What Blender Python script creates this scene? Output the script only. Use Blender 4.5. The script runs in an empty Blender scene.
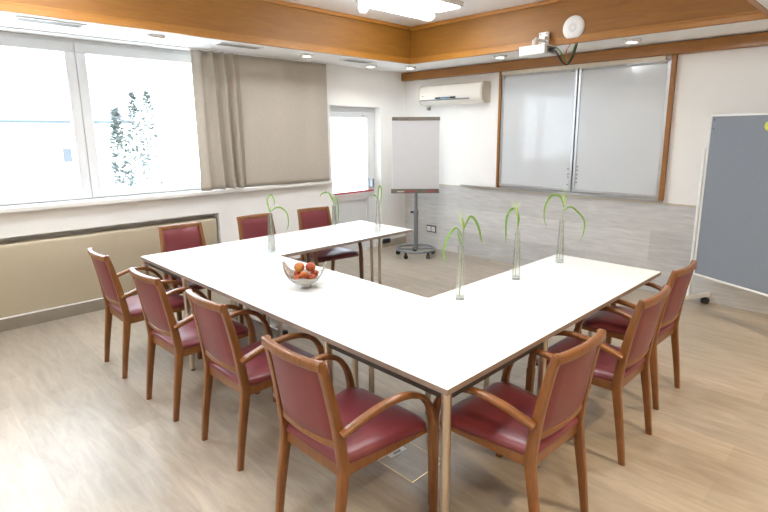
import bpy, math, random
from mathutils import Vector, Matrix
random.seed(7)
SC = bpy.context.scene
COL = SC.collection
PI = math.pi
def R(d): return math.radians(d)

# ------------------------------------------------------------------ materials
def new_mat(name):
    m = bpy.data.materials.new(name); m.use_nodes = True
    nt = m.node_tree; nt.nodes.clear()
    out = nt.nodes.new('ShaderNodeOutputMaterial')
    return m, nt, out
def bsdf(nt, out, rough=.5, metal=0., spec=.5, coat=0.):
    b = nt.nodes.new('ShaderNodeBsdfPrincipled')
    b.inputs['Roughness'].default_value = rough
    b.inputs['Metallic'].default_value = metal
    b.inputs['Specular IOR Level'].default_value = spec
    b.inputs['Coat Weight'].default_value = coat
    b.inputs['Coat Roughness'].default_value = .08
    nt.links.new(b.outputs[0], out.inputs[0])
    return b
def coords(nt, scale=(1,1,1), rot=(0,0,0), gen='Object'):
    tc = nt.nodes.new('ShaderNodeTexCoord'); mp = nt.nodes.new('ShaderNodeMapping')
    mp.inputs['Scale'].default_value = scale; mp.inputs['Rotation'].default_value = rot
    nt.links.new(tc.outputs[gen], mp.inputs[0]); return mp.outputs[0]
def noise(nt, vec, scale=5, detail=4, rough=.55, dist=0.):
    n = nt.nodes.new('ShaderNodeTexNoise')
    n.inputs['Scale'].default_value = scale; n.inputs['Detail'].default_value = detail
    n.inputs['Roughness'].default_value = rough; n.inputs['Distortion'].default_value = dist
    nt.links.new(vec, n.inputs['Vector']); return n.outputs['Fac']
def ramp(nt, fac, stops):
    r = nt.nodes.new('ShaderNodeValToRGB'); e = r.color_ramp.elements
    while len(e) < len(stops): e.new(.5)
    for i, (p, c) in enumerate(stops):
        e[i].position = p; e[i].color = (c[0], c[1], c[2], 1)
    nt.links.new(fac, r.inputs[0]); return r.outputs[0]
def bump(nt, fac, b, strength=.1, dist=.01):
    n = nt.nodes.new('ShaderNodeBump'); n.inputs['Strength'].default_value = strength
    n.inputs['Distance'].default_value = dist
    nt.links.new(fac, n.inputs['Height']); nt.links.new(n.outputs[0], b.inputs['Normal'])
def mul(c, k): return tuple(x*k for x in c)

def plain(name, col, rough=.5, metal=0., spec=.5, var=.06, scale=12, coat=0., bmp=0.):
    m, nt, out = new_mat(name); b = bsdf(nt, out, rough, metal, spec, coat)
    f = noise(nt, coords(nt), scale, 3)
    c = ramp(nt, f, [(.3, mul(col, 1-var)), (.7, mul(col, 1+var))])
    nt.links.new(c, b.inputs['Base Color'])
    if bmp: bump(nt, noise(nt, coords(nt), scale*20, 2), b, bmp, .003)
    return m
def wood(name, dark, light, stretch=(4,4,.5), scale=6, rough=.35, coat=.0, dist=1.2, gen='Object'):
    m, nt, out = new_mat(name); b = bsdf(nt, out, rough, 0, .5, coat)
    v = coords(nt, stretch, gen=gen)
    f = noise(nt, v, scale, 6, .6, dist)
    f2 = noise(nt, coords(nt, mul(stretch, 6)), scale, 2)
    mx = nt.nodes.new('ShaderNodeMix'); mx.data_type = 'FLOAT'; mx.inputs[0].default_value = .3
    nt.links.new(f, mx.inputs[2]); nt.links.new(f2, mx.inputs[3])
    c = ramp(nt, mx.outputs[0], [(.32, dark), (.68, light)])
    nt.links.new(c, b.inputs['Base Color']); bump(nt, f2, b, .03, .002)
    return m
def planks(name, dark, light, grain, bw, bh, swap=False, rough=.38, seam=.9):
    """wood planks running along x; swap=True lays them on a vertical wall (x,z)."""
    m, nt, out = new_mat(name); b = bsdf(nt, out, rough, 0, .5)
    tc = nt.nodes.new('ShaderNodeTexCoord'); sp = nt.nodes.new('ShaderNodeSeparateXYZ'); cb = nt.nodes.new('ShaderNodeCombineXYZ')
    nt.links.new(tc.outputs['Object'], sp.inputs[0])
    nt.links.new(sp.outputs[0], cb.inputs[0]); nt.links.new(sp.outputs[2 if swap else 1], cb.inputs[1])
    v = cb.outputs[0]
    br = nt.nodes.new('ShaderNodeTexBrick'); br.offset = .37; br.squash = 1
    br.inputs['Scale'].default_value = 1; br.inputs['Brick Width'].default_value = bw; br.inputs['Row Height'].default_value = bh
    br.inputs['Mortar Size'].default_value = .0015; br.inputs['Mortar Smooth'].default_value = .3
    br.inputs['Color1'].default_value = (.86,.86,.86,1); br.inputs['Color2'].default_value = (1.06,1.06,1.06,1)
    br.inputs['Mortar'].default_value = (seam,seam,seam,1)
    nt.links.new(v, br.inputs['Vector'])
    mp = nt.nodes.new('ShaderNodeMapping'); mp.inputs['Scale'].default_value = grain; nt.links.new(v, mp.inputs[0])
    f = noise(nt, mp.outputs[0], 4, 7, .62, .8)
    c = ramp(nt, f, [(.3, dark), (.52, tuple((a+b_)/2 for a, b_ in zip(dark, light))), (.72, light)])
    mx = nt.nodes.new('ShaderNodeMix'); mx.data_type = 'RGBA'; mx.blend_type = 'MULTIPLY'; mx.inputs[0].default_value = 1
    nt.links.new(c, mx.inputs[6]); nt.links.new(br.outputs['Color'], mx.inputs[7])
    nt.links.new(mx.outputs[2], b.inputs['Base Color']); bump(nt, f, b, .05, .003)
    return m
def glassy(name, tint=(.97,.99,.98), refl=.08, edge=.35, edgecol=None, rough=0.02):
    m, nt, out = new_mat(name)
    tr = nt.nodes.new('ShaderNodeBsdfTransparent'); gl = nt.nodes.new('ShaderNodeBsdfGlossy'); gl.inputs['Roughness'].default_value = rough
    lw = nt.nodes.new('ShaderNodeLayerWeight'); lw.inputs[0].default_value = .3
    if edgecol:
        c = ramp(nt, lw.outputs['Facing'], [(.2, tint), (.9, edgecol)]); nt.links.new(c, tr.inputs[0])
    else: tr.inputs[0].default_value = (*tint, 1)
    mr = nt.nodes.new('ShaderNodeMapRange'); mr.inputs[3].default_value = refl; mr.inputs[4].default_value = edge
    nt.links.new(lw.outputs['Fresnel'], mr.inputs[0])
    mx = nt.nodes.new('ShaderNodeMixShader'); nt.links.new(mr.outputs[0], mx.inputs[0])
    nt.links.new(tr.outputs[0], mx.inputs[1]); nt.links.new(gl.outputs[0], mx.inputs[2]); nt.links.new(mx.outputs[0], out.inputs[0])
    return m
def emit(name, col, strength):
    m, nt, out = new_mat(name); b = bsdf(nt, out, .4)
    f = noise(nt, coords(nt), 3, 2)
    c = ramp(nt, f, [(0, mul(col, .97)), (1, col)])
    nt.links.new(c, b.inputs['Emission Color']); b.inputs['Emission Strength'].default_value = strength
    b.inputs['Base Color'].default_value = (*col, 1)
    return m

M = {}
M['wall'] = plain('wall_paint', (.88,.875,.86), .75, var=.015, scale=3)
M['ceil'] = plain('ceiling_paint', (.87,.87,.865), .8, var=.01, scale=2)
M['floor'] = planks('floor_oak_planks', (.335,.282,.22), (.465,.402,.325), (.8,5,1), 1.3, .21, rough=.31, seam=.90)
M['wains'] = planks('wainscot_bleached_wood', (.50,.495,.49), (.68,.675,.67), (.8,7,1), 1.9, .33, True, rough=.5, seam=.92)
M['base'] = plain('baseboard_grey_wood', (.25,.215,.17), .5, var=.1, scale=6)
M['base2'] = plain('baseboard_pale_wood', (.46,.41,.34), .5, var=.08, scale=6)
M['flipgrey'] = plain('light_grey_plastic', (.66,.66,.66), .4)
M['beam'] = wood('beam_wood', (.225,.088,.008), (.305,.127,.013), (.35,.35,3.2), 4, .55, 0)
M['beammold'] = wood('beam_moulding_wood', (.31,.12,.012), (.42,.18,.025), (.35,.35,3), 5, .45, .05)
M['trimwood'] = wood('trim_wood', (.245,.092,.012), (.33,.132,.019), (.4,.4,4), 4, .4, .1)
M['chairwood'] = wood('chair_beech_wood', (.165,.060,.0155), (.275,.105,.029), (6,6,1.2), 3, .33, .25)
M['leather'] = plain('burgundy_leather', (.19,.036,.043), .36, var=.08, scale=5, bmp=.04)
M['white_lam'] = plain('white_laminate', (.88,.87,.85), .24, var=.006, scale=2)
M['edge'] = plain('table_edge_taupe', (.30,.235,.20), .35, var=.08)
M['steel'] = plain('satin_nickel', (.60,.53,.45), .28, 1., var=.04)
M['darksteel'] = plain('dark_frame_metal', (.06,.055,.05), .4, .4)
M['chrome'] = plain('chrome', (.72,.72,.72), .12, 1.)
M['alu'] = plain('aluminium', (.46,.46,.47), .3, 1.)
M['black'] = plain('black_plastic', (.018,.018,.02), .4)
M['grey'] = plain('grey_plastic', (.22,.22,.22), .45)
M['pvc'] = plain('white_pvc', (.68,.69,.70), .3, var=.01)
M['whiteplastic'] = plain('white_plastic', (.82,.81,.79), .3, var=.01)
M['acwhite'] = plain('ac_cream_plastic', (.80,.77,.71), .3, var=.01)
M['acside'] = plain('ac_side_plastic', (.60,.55,.47), .4, var=.02)
M['acblue'] = plain('ac_display_blue', (.16,.27,.42), .2)
M['sill'] = plain('sill_stone', (.80,.79,.77), .3, var=.02)
M['doorpvc'] = plain('white_door_pvc', (.70,.71,.72), .3, var=.01)
M['glass'] = glassy('window_glass', (.99,1,1), .02, .3)
M['vase'] = glassy('vase_glass', (.99,.995,.99), .06, .6, (.84,.88,.86))
M['vasebase'] = glassy('vase_base_glass', (.93,.96,.94), .08, .45, (.62,.68,.64))
M['wboard'] = plain('whiteboard_enamel', (.58,.61,.64), .09, var=.006, scale=2, spec=.45)
M['paper'] = plain('flipchart_paper', (.60,.60,.615), .7, var=.008)
M['pinfelt'] = plain('pinboard_felt', (.235,.26,.30), .9, var=.06, scale=120, bmp=.1)
M['whitemetal'] = plain('white_metal', (.82,.82,.80), .35, var=.01)
M['brownbar'] = plain('clamp_bar_grey_brown', (.20,.18,.15), .35, .5)
M['greymetal'] = plain('grey_painted_metal', (.22,.245,.27), .35, .4)
M['red'] = plain('red_enamel', (.48,.035,.05), .3)
M['leaf'] = wood('leaf_green', (.10,.27,.03), (.30,.47,.10), (8,8,8), 6, .45)
M['stem'] = plain('stem_green', (.30,.42,.12), .5, var=.1)
M['spike'] = plain('grain_spike', (.42,.58,.14), .6, var=.15)
M['awn'] = plain('awn_pale_green', (.62,.72,.42), .6, var=.1)
M['porcelain'] = plain('porcelain', (.40,.375,.33), .15, var=.015, coat=.4)
M['brass'] = plain('brass', (.72,.58,.33), .3, 1.)
M['green_cable'] = plain('green_cable', (.05,.20,.05), .5)
M['orange_cable'] = plain('orange_cable', (.70,.23,.05), .5)
M['yellow'] = plain('yellow_green', (.60,.58,.10), .5, var=.1)
M['beigerail'] = plain('beige_rail', (.62,.56,.45), .4, .3)
M['slat'] = plain('vent_slat', (.36,.345,.32), .5)
M['ventdark'] = plain('vent_dark', (.10,.095,.085), .7)
M['downring'] = plain('downlight_ring', (.72,.71,.69), .15)
M['downlens'] = emit('downlight_lens', (1,.93,.82), 9)
M['tube'] = emit('luminaire_diffuser', (.93,.97,1), 14)
M['house'] = plain('house_plaster', (.86,.86,.85), .8, var=.01)
M['houseroof'] = plain('house_roof', (.30,.31,.33), .8, var=.03)
M['gutter'] = plain('house_gutter', (.06,.075,.08), .5)
M['housewin'] = plain('house_window', (.08,.085,.095), .4)
M['ground'] = plain('pale_ground', (.85,.86,.86), .9)  # near-white ground colour
M['trunk'] = plain('tree_trunk', (.5,.46,.42), .9)
def conifer_mat():
    m, nt, out = new_mat('conifer_foliage'); b = bsdf(nt, out, .8, 0, .2)
    f = noise(nt, coords(nt), 2.2, 5, .6)
    c = ramp(nt, f, [(.36, (.105,.13,.105)), (.60, (.20,.21,.20))])  # foliage mottled in grey-green
    nt.links.new(c, b.inputs['Base Color']); return m
M['conifer'] = conifer_mat()
def rad_mat():
    m, nt, out = new_mat('perforated_beige_metal'); b = bsdf(nt, out, .38, .35, .5)
    v = coords(nt, (1,1,1), (R(45),0,0))
    ck = nt.nodes.new('ShaderNodeTexVoronoi'); ck.feature = 'F1'; ck.inputs['Scale'].default_value = 62; ck.inputs['Randomness'].default_value = 0
    nt.links.new(v, ck.inputs['Vector'])
    c = ramp(nt, ck.outputs['Distance'], [(.16, (.42,.36,.255)), (.36, (.52,.455,.335))])
    nt.links.new(c, b.inputs['Base Color']); return m
M['radiator'] = rad_mat()
def curtain_mat():
    m, nt, out = new_mat('curtain_linen')
    b = bsdf(nt, out, .85, 0, .2)
    f = noise(nt, coords(nt, (60,60,6)), 4, 3)
    c = ramp(nt, f, [(.3, (.49,.44,.375)), (.7, (.56,.505,.435))])
    nt.links.new(c, b.inputs['Base Color'])
    tl = nt.nodes.new('ShaderNodeBsdfTranslucent'); nt.links.new(c, tl.inputs[0])
    mx = nt.nodes.new('ShaderNodeMixShader'); mx.inputs[0].default_value = .16
    nt.links.new(b.outputs[0], mx.inputs[1]); nt.links.new(tl.outputs[0], mx.inputs[2]); nt.links.new(mx.outputs[0], out.inputs[0])
    return m
M['curtain'] = curtain_mat()
def fruit_mat(name, a, b_):
    m, nt, out = new_mat(name); b = bsdf(nt, out, .3, 0, .5)
    f = noise(nt, coords(nt, (1,1,.6)), 16, 3)
    c = ramp(nt, f, [(.38, a), (.62, b_)]); nt.links.new(c, b.inputs['Base Color']); return m
M['fruit1'] = fruit_mat('peach_red', (.34,.03,.02), (.52,.14,.03))
M['fruit2'] = fruit_mat('peach_orange', (.45,.075,.02), (.58,.27,.05))
def decor_mat():
    m, nt, out = new_mat('brown_floral_print'); b = bsdf(nt, out, .3)
    v = nt.nodes.new('ShaderNodeTexVoronoi'); v.inputs['Scale'].default_value = 55
    nt.links.new(coords(nt), v.inputs['Vector'])
    c = ramp(nt, v.outputs['Distance'], [(.25, (.22,.085,.02)), (.55, (.72,.62,.48))]); nt.links.new(c, b.inputs['Base Color']); return m
M['decor'] = decor_mat()
def decor2_mat():
    m, nt, out = new_mat('blue_print'); b = bsdf(nt, out, .25)
    v = noise(nt, coords(nt), 45, 2)
    c = ramp(nt, v, [(.56, (.44,.43,.41)), (.62, (.30,.38,.55))]); nt.links.new(c, b.inputs['Base Color']); return m
M['decor2'] = decor2_mat()

# ------------------------------------------------------------------ mesh builder
class MB:
    def __init__(s): s.v = []; s.f = []; s.mi = []; s.cur = 0
    def add(s, vs, fs):
        o = len(s.v); s.v += [tuple(p) for p in vs]
        s.f += [tuple(i+o for i in f) for f in fs]; s.mi += [s.cur]*len(fs); return s
    def box(s, x0, x1, y0, y1, z0, z1):
        return s.add([(x0,y0,z0),(x1,y0,z0),(x1,y1,z0),(x0,y1,z0),(x0,y0,z1),(x1,y0,z1),(x1,y1,z1),(x0,y1,z1)],
                     [(0,3,2,1),(4,5,6,7),(0,1,5,4),(1,2,6,5),(2,3,7,6),(3,0,4,7)])
    def sweep(s, path, prof, up=(0,0,1), scales=None, closed=False, caps=True):
        """prof: list of (u,v); u along side = up x tangent, v along the corrected up."""
        P = [Vector(p) for p in path]; n = len(P); k = len(prof); vs = []
        up = Vector(up)
        for i in range(n):
            if closed: t = P[(i+1) % n]-P[i-1]
            else: t = P[min(i+1, n-1)]-P[max(i-1, 0)]
            t.normalize(); sd = up.cross(t)
            if sd.length < 1e-6: sd = Vector((1,0,0)).cross(t)
            sd.normalize(); u2 = t.cross(sd)
            sc = scales[i] if scales else 1
            if not isinstance(sc, tuple): sc = (sc, sc)
            for a, b in prof: vs.append(P[i]+sd*a*sc[0]+u2*b*sc[1])
        fs = []
        for i in range(n if closed else n-1):
            j = (i+1) % n
            for a in range(k):
                b = (a+1) % k; fs.append((i*k+a, i*k+b, j*k+b, j*k+a))
        if caps and not closed:
            fs.append(tuple(range(k-1, -1, -1))); fs.append(tuple((n-1)*k+a for a in range(k)))
        return s.add(vs, fs)
    def tube(s, path, r, k=12, **kw):
        if isinstance(r, (list, tuple)): kw['scales'] = list(r); r = 1
        return s.sweep(path, [(r*math.cos(2*PI*a/k), r*math.sin(2*PI*a/k)) for a in range(k)], **kw)
    def lathe(s, prof, k=24, c=(0,0,0)):
        vs = []; n = len(prof)
        for r, z in prof:
            for a in range(k): vs.append((c[0]+r*math.cos(2*PI*a/k), c[1]+r*math.sin(2*PI*a/k), c[2]+z))
        fs = [(i*k+a, i*k+(a+1) % k, (i+1)*k+(a+1) % k, (i+1)*k+a) for i in range(n-1) for a in range(k)]
        if prof[0][0] > 1e-6: fs.append(tuple(range(k-1, -1, -1)))
        if prof[-1][0] > 1e-6: fs.append(tuple((n-1)*k+a for a in range(k)))
        return s.add(vs, fs)
    def grid(s, rows):
        n, m = len(rows), len(rows[0])
        return s.add([p for r in rows for p in r], [(i*m+j, i*m+j+1, (i+1)*m+j+1, (i+1)*m+j) for i in range(n-1) for j in range(m-1)])
    def xform(s, mat, start=0):
        for i in range(start, len(s.v)): s.v[i] = tuple(mat @ Vector(s.v[i]))
        return s
    def build(s, name, mats, parent=None, bevel=0, segs=2, smooth=35, loc=None, solid=0, subsurf=0):
        me = bpy.data.meshes.new(name); me.from_pydata(s.v, [], s.f)
        if not isinstance(mats, (list, tuple)): mats = [mats]
        for m in mats: me.materials.append(m)
        for p, i in zip(me.polygons, s.mi): p.material_index = i
        me.validate(); me.update()
        import bmesh
        bm = bmesh.new(); bm.from_mesh(me); bmesh.ops.recalc_face_normals(bm, faces=bm.faces); bm.to_mesh(me); bm.free()
        if smooth:
            for p in me.polygons: p.use_smooth = True
            me.set_sharp_from_angle(angle=R(smooth))
        o = bpy.data.objects.new(name, me); COL.objects.link(o)
        if parent: o.parent = parent
        if loc: o.location = loc
        if solid:
            md = o.modifiers.new('solid', 'SOLIDIFY'); md.thickness = solid; md.offset = 0
        if bevel:
            md = o.modifiers.new('bevel', 'BEVEL'); md.width = bevel; md.segments = segs; md.limit_method = 'ANGLE'; md.angle_limit = R(40)
        if subsurf:
            md = o.modifiers.new('sub', 'SUBSURF'); md.levels = subsurf; md.render_levels = subsurf
        return o
def rrect(w, h, r=.004, n=2):
    pts = []
    for cx, cy, a0 in ((w/2-r, h/2-r, 0), (-w/2+r, h/2-r, 90), (-w/2+r, -h/2+r, 180), (w/2-r, -h/2+r, 270)):
        for i in range(n+1):
            a = R(a0+90*i/n); pts.append((cx+r*math.cos(a), cy+r*math.sin(a)))
    return pts
def cr(pts, n=8):
    """Catmull-Rom through pts."""
    P = [Vector(p) for p in pts]; out = []
    for i in range(len(P)-1):
        p0 = P[i-1] if i else P[0]*2-P[1]; p1, p2 = P[i], P[i+1]
        p3 = P[i+2] if i+2 < len(P) else P[-1]*2-P[-2]
        for k in range(n):
            t = k/n
            out.append(.5*((2*p1)+(p2-p0)*t+(2*p0-5*p1+4*p2-p3)*t*t+(3*p1-p0-3*p2+p3)*t**3))
    out.append(P[-1]); return out
def tag(o, label=None, cat=None, group=None, kind=None):
    if label: o['label'] = label
    if cat: o['category'] = cat
    if group: o['group'] = group
    if kind: o['kind'] = kind
    return o
def empty(name, loc=(0,0,0), rz=0, label=None, cat=None, group=None):
    o = bpy.data.objects.new(name, None); COL.objects.link(o); o.location = loc; o.rotation_euler = (0,0,rz)
    o.empty_display_size = .1
    return tag(o, label, cat, group)
def struct(o): o['kind'] = 'structure'; return o
def copy_tree(o, parent=None):
    c = o.copy(); COL.objects.link(c)
    if parent: c.parent = parent
    for ch in list(o.children): copy_tree(ch, c)
    return c

# ------------------------------------------------------------------ room shell
XL, YB, ZS, ZC = -5.553, 5.816, 2.58, 3.03        # left wall, back wall, soffit, raised ceiling
XR, YF = 2.6, -2.4
CX0, CX1, CY0, CY1 = -4.78, -.92, -1.2, 5.10       # coffer
struct(MB().box(XL-.4, XR+.2, YF-.2, YB+.2, -.1, 0).build('floor', M['floor'], smooth=0))
WO = (-.5, 3.35, 1.08, 2.58)                       # window opening y0 y1 z0 z1
DO = (4.372, 5.277, 0, 2.07)                       # door opening
NI = (-.5, 2.724, .11, .827)                       # radiator niche
w = MB(); X0, X1 = XL-.30, XL
w.box(X0, X1, YF-.2, WO[0], 0, ZS+.5)
w.box(X0, X1, WO[0], DO[0], WO[3], ZS+.5)
w.box(X0, X1, WO[1], DO[0], NI[3], WO[3])
w.box(X0, X1, WO[0], WO[1], NI[3], WO[2])
w.box(X0, X1, NI[1], DO[0], 0, NI[3])
w.box(X0, X1-.16, NI[0], NI[1], 0, NI[3])
w.box(X1-.16, X1, NI[0], NI[1], 0, NI[2])
w.box(X0, X1, DO[0], DO[1], DO[3], ZS+.5)
w.box(X0, X1, DO[1], YB+.2, 0, ZS+.5)
struct(w.build('wall_left', M['wall'], smooth=0))
struct(MB().box(XL-.3, XR+.2, YB, YB+.2, 0, ZS+.5).build('wall_back', M['wall'], smooth=0))
struct(MB().box(XR, XR+.2, YF-.2, YB, 0, ZS+.5).build('wall_right', M['wall'], smooth=0))
struct(MB().box(XL, XR, YF-.2, YF, 0, ZS+.5).build('wall_front', M['wall'], smooth=0))
c = MB()
c.box(CX0-.02, CX1+.02, CY0-.02, CY1+.02, ZC, ZC+.1)
c.box(XL, CX0-.021, YF, YB, ZS, ZS+.1); c.box(CX1+.021, XR, YF, YB, ZS, ZS+.1)
c.box(CX0-.021, CX1+.021, CY1+.021, YB, ZS, ZS+.1); c.box(CX0-.021, CX1+.021, YF, CY0-.021, ZS, ZS+.1)
struct(c.build('ceiling', M['ceil'], smooth=0))
# coffer beams: board plus a moulding strip at top and bottom
def beam(name, a, b, nrm):
    a, b, nrm = Vector(a), Vector(b), Vector(nrm)
    o = MB(); d = (b-a)
    def strip(z0, z1, out_):
        p = [a+nrm*out_, b+nrm*out_, b-nrm*.02, a-nrm*.02]
        o.add([(q.x, q.y, z0) for q in p]+[(q.x, q.y, z1) for q in p], [(0,1,2,3),(7,6,5,4),(0,4,5,1),(1,5,6,2),(2,6,7,3),(3,7,4,0)])
    strip(ZS-.002, ZC-.001, 0)
    root = struct(o.build(name, M['beam'], smooth=0))
    for z0, z1, k in ((ZS-.004, ZS+.045, .022), (ZS+.045, ZS+.068, .012), (ZC-.045, ZC-.003, .02)):
        o = MB(); strip(z0, z1, k); o.build('moulding', M['beammold'], root, bevel=.004)
beam('trim_1', (CX0, CY0, 0), (CX0, CY1, 0), (1,0,0))
beam('trim_2', (CX0, CY1, 0), (CX1, CY1, 0), (0,-1,0))
beam('trim_3', (CX1, CY0, 0), (CX1, CY1, 0), (-1,0,0))
beam('trim_4', (CX0, CY0, 0), (CX1, CY0, 0), (0,1,0))
struct(MB().box(XL+.001, XR-.001, YB-.10, YB, 2.461, 2.569).build('trim_5', M['trimwood'], bevel=.004))      # wood rail along the back wall
# wainscot panelling with a slim cap
struct(MB().box(XL, XR, YB-.018, YB, 0, .962).build('trim_6', M['wains'], smooth=0))
struct(MB().box(XL, XR, YB-.026, YB, .962, .977).build('trim_7', M['beigerail'], smooth=0))
struct(MB().box(XL, XL+.012, YF, DO[0], 0, .108).build('baseboard_left', M['base'], smooth=0))
struct(MB().box(XL, XL+.014, DO[1], YB-.018, 0, .108).build('baseboard_corner', M['base2'], smooth=0))
# sill
struct(MB().box(XL-.16, XL+.083, -1.2, 4.325, 1.05, 1.094).build('trim_8', M['sill'], bevel=.008))

# ------------------------------------------------------------------ window 1
XW = -5.70
win = struct(MB().box(XW-.05, XW+.01, WO[0], WO[1], 2.545, 2.579).box(XW-.05, XW+.01, WO[0], WO[1], 1.095, 1.12)
   .box(XW-.05, XW+.01, WO[0], WO[0]+.04, 1.12, 2.545).box(XW-.05, XW+.01, WO[1]-.04, WO[1], 1.12, 2.545).build('window_1', M['pvc'], bevel=.003))
for y0, y1 in ((WO[0]+.04, 1.4925), (1.4975, WO[1]-.04)):
    s = MB(); x0, x1 = XW-.045, XW+.03; f = .084
    s.box(x0, x1, y0, y1, 2.455, 2.545).box(x0, x1, y0, y1, 1.10, 1.18).box(x0, x1, y0, y0+f, 1.18, 2.455).box(x0, x1, y1-f, y1, 1.18, 2.455)
    sash = s.build('sash', M['pvc'], win, bevel=.004)
    g = MB().box(XW-.012, XW-.006, y0+f-.005, y1-f+.005, 1.175, 2.46).build('pane', M['glass'], sash, smooth=0)
# ------------------------------------------------------------------ door 1
XD = -5.68
d = MB(); fy0, fy1 = DO[0], DO[1]-.0003
d.box(XD-.06, XD, fy0, fy0+.03, 0, 2.0697).box(XD-.06, XD, fy1-.075, fy1, 0, 2.0697).box(XD-.06, XD, fy0+.03, fy1-.075, 1.995, 2.0697)
door = struct(d.build('door_1', M['doorpvc'], bevel=.003))
l = MB(); y0, y1 = fy0+.032, fy1-.077; x0, x1 = XD-.055, XD+.012
l.box(x0, x1, y0, y0+.058, .01, 1.992).box(x0, x1, y1-.075, y1, .01, 1.992).box(x0, x1, y0+.058, y1-.075, 1.922, 1.992)
l.box(x0, x1, y0+.058, y1-.075, .76, .875).box(x0, x1, y0+.058, y1-.075, .01, .12)
leaf = l.build('door_leaf', M['doorpvc'], door, bevel=.003)
MB().box(x0+.005, x1-.038, y0+.053, y1-.07, .115, .765).build('lower_panel', M['doorpvc'], leaf, smooth=0)
MB().box(XD-.03, XD-.024, y0+.053, y1-.07, .87, 1.927).build('pane', M['glass'], leaf, smooth=0)
pb = MB().tube([(XD+.075, y0+.03, .885), (XD+.075, y1-.03, .885)], .014).build('panic_bar', M['red'], door)
MB().box(XD+.012, XD+.085, y1-.052, y1-.018, .93, 1.055).build('lock_case', M['greymetal'], door, bevel=.006)
MB().box(XD+.013, XD+.085, y0+.01, y0+.04, .865, .905).build('bar_bracket', M['doorpvc'], door, bevel=.006)
MB().tube([(XD+.012, y1-.16, 1.955), (XD+.02, y1-.16, 1.955)], .008).build('closer_screw', M['greymetal'], door)

# ------------------------------------------------------------------ radiator cover in the niche
rad = MB(); yy0, yy1 = -.45, 2.70
prof = [(XL-.11, .112), (XL-.03, .112), (XL-.03, .735), (XL-.045, .765), (XL-.11, .772)]
n = len(prof)
rad.add([(x, yy0, z) for x, z in prof]+[(x, yy1, z) for x, z in prof], [tuple(range(n)), tuple(range(2*n-1, n-1, -1))]+[(i, (i+1) % n, n+(i+1) % n, n+i) for i in range(n)])
tag(rad.build('radiator_cover', M['radiator'], bevel=.006), 'long beige perforated metal radiator cover in the niche under the window', 'radiator cover')

# ------------------------------------------------------------------ curtain and its rail
tag(MB().box(-5.53, -5.44, -1.2, 4.28, 2.568, 2.579).build('curtain_rail', M['whiteplastic'], bevel=.004),
    'white curtain rail fixed to the soffit along the window wall', 'curtain rail')
rows = []
NY = 170
for k in range(26):
    t = k/25; z = 2.5665-(2.5665-1.100)*t; row = []
    for i in range(NY+1):
        u = i/NY
        # left quarter gathered in folds, the rest hangs nearly flat
        y = 2.500+(4.255-2.500)*u
        if u < .31:
            a = u/.31; w_ = a**1.25*2*PI*4.3-.9+.5*math.sin(t*2.2+a*2)*t
            sh = math.sin(w_); g = .058*math.copysign(abs(sh)**.75, sh)*(.30+.70*min(1, a*2.0))*(1-max(0, a-.86)/.14*.85)
            y += .022*math.cos(w_)*min(1, a*3)*(1-a)+.03*math.sin(a*PI)*t
            x = -5.455+g*(.70+.30*t)
        else:
            a = (u-.31)/.69
            x = -5.463+.014*(1-math.exp(-a*8))*math.sin(a*2*PI*2.4+.6)+.004*math.sin(a*31+t)-.012*(1-a)*math.exp(-a*5)
        row.append((x, y, z))
    rows.append(row)
cur = MB().grid(rows).build('curtain', M['curtain'], smooth=80, solid=.003)
tag(cur, 'beige linen curtain gathered in folds at its left edge beside the window', 'curtain')

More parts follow.
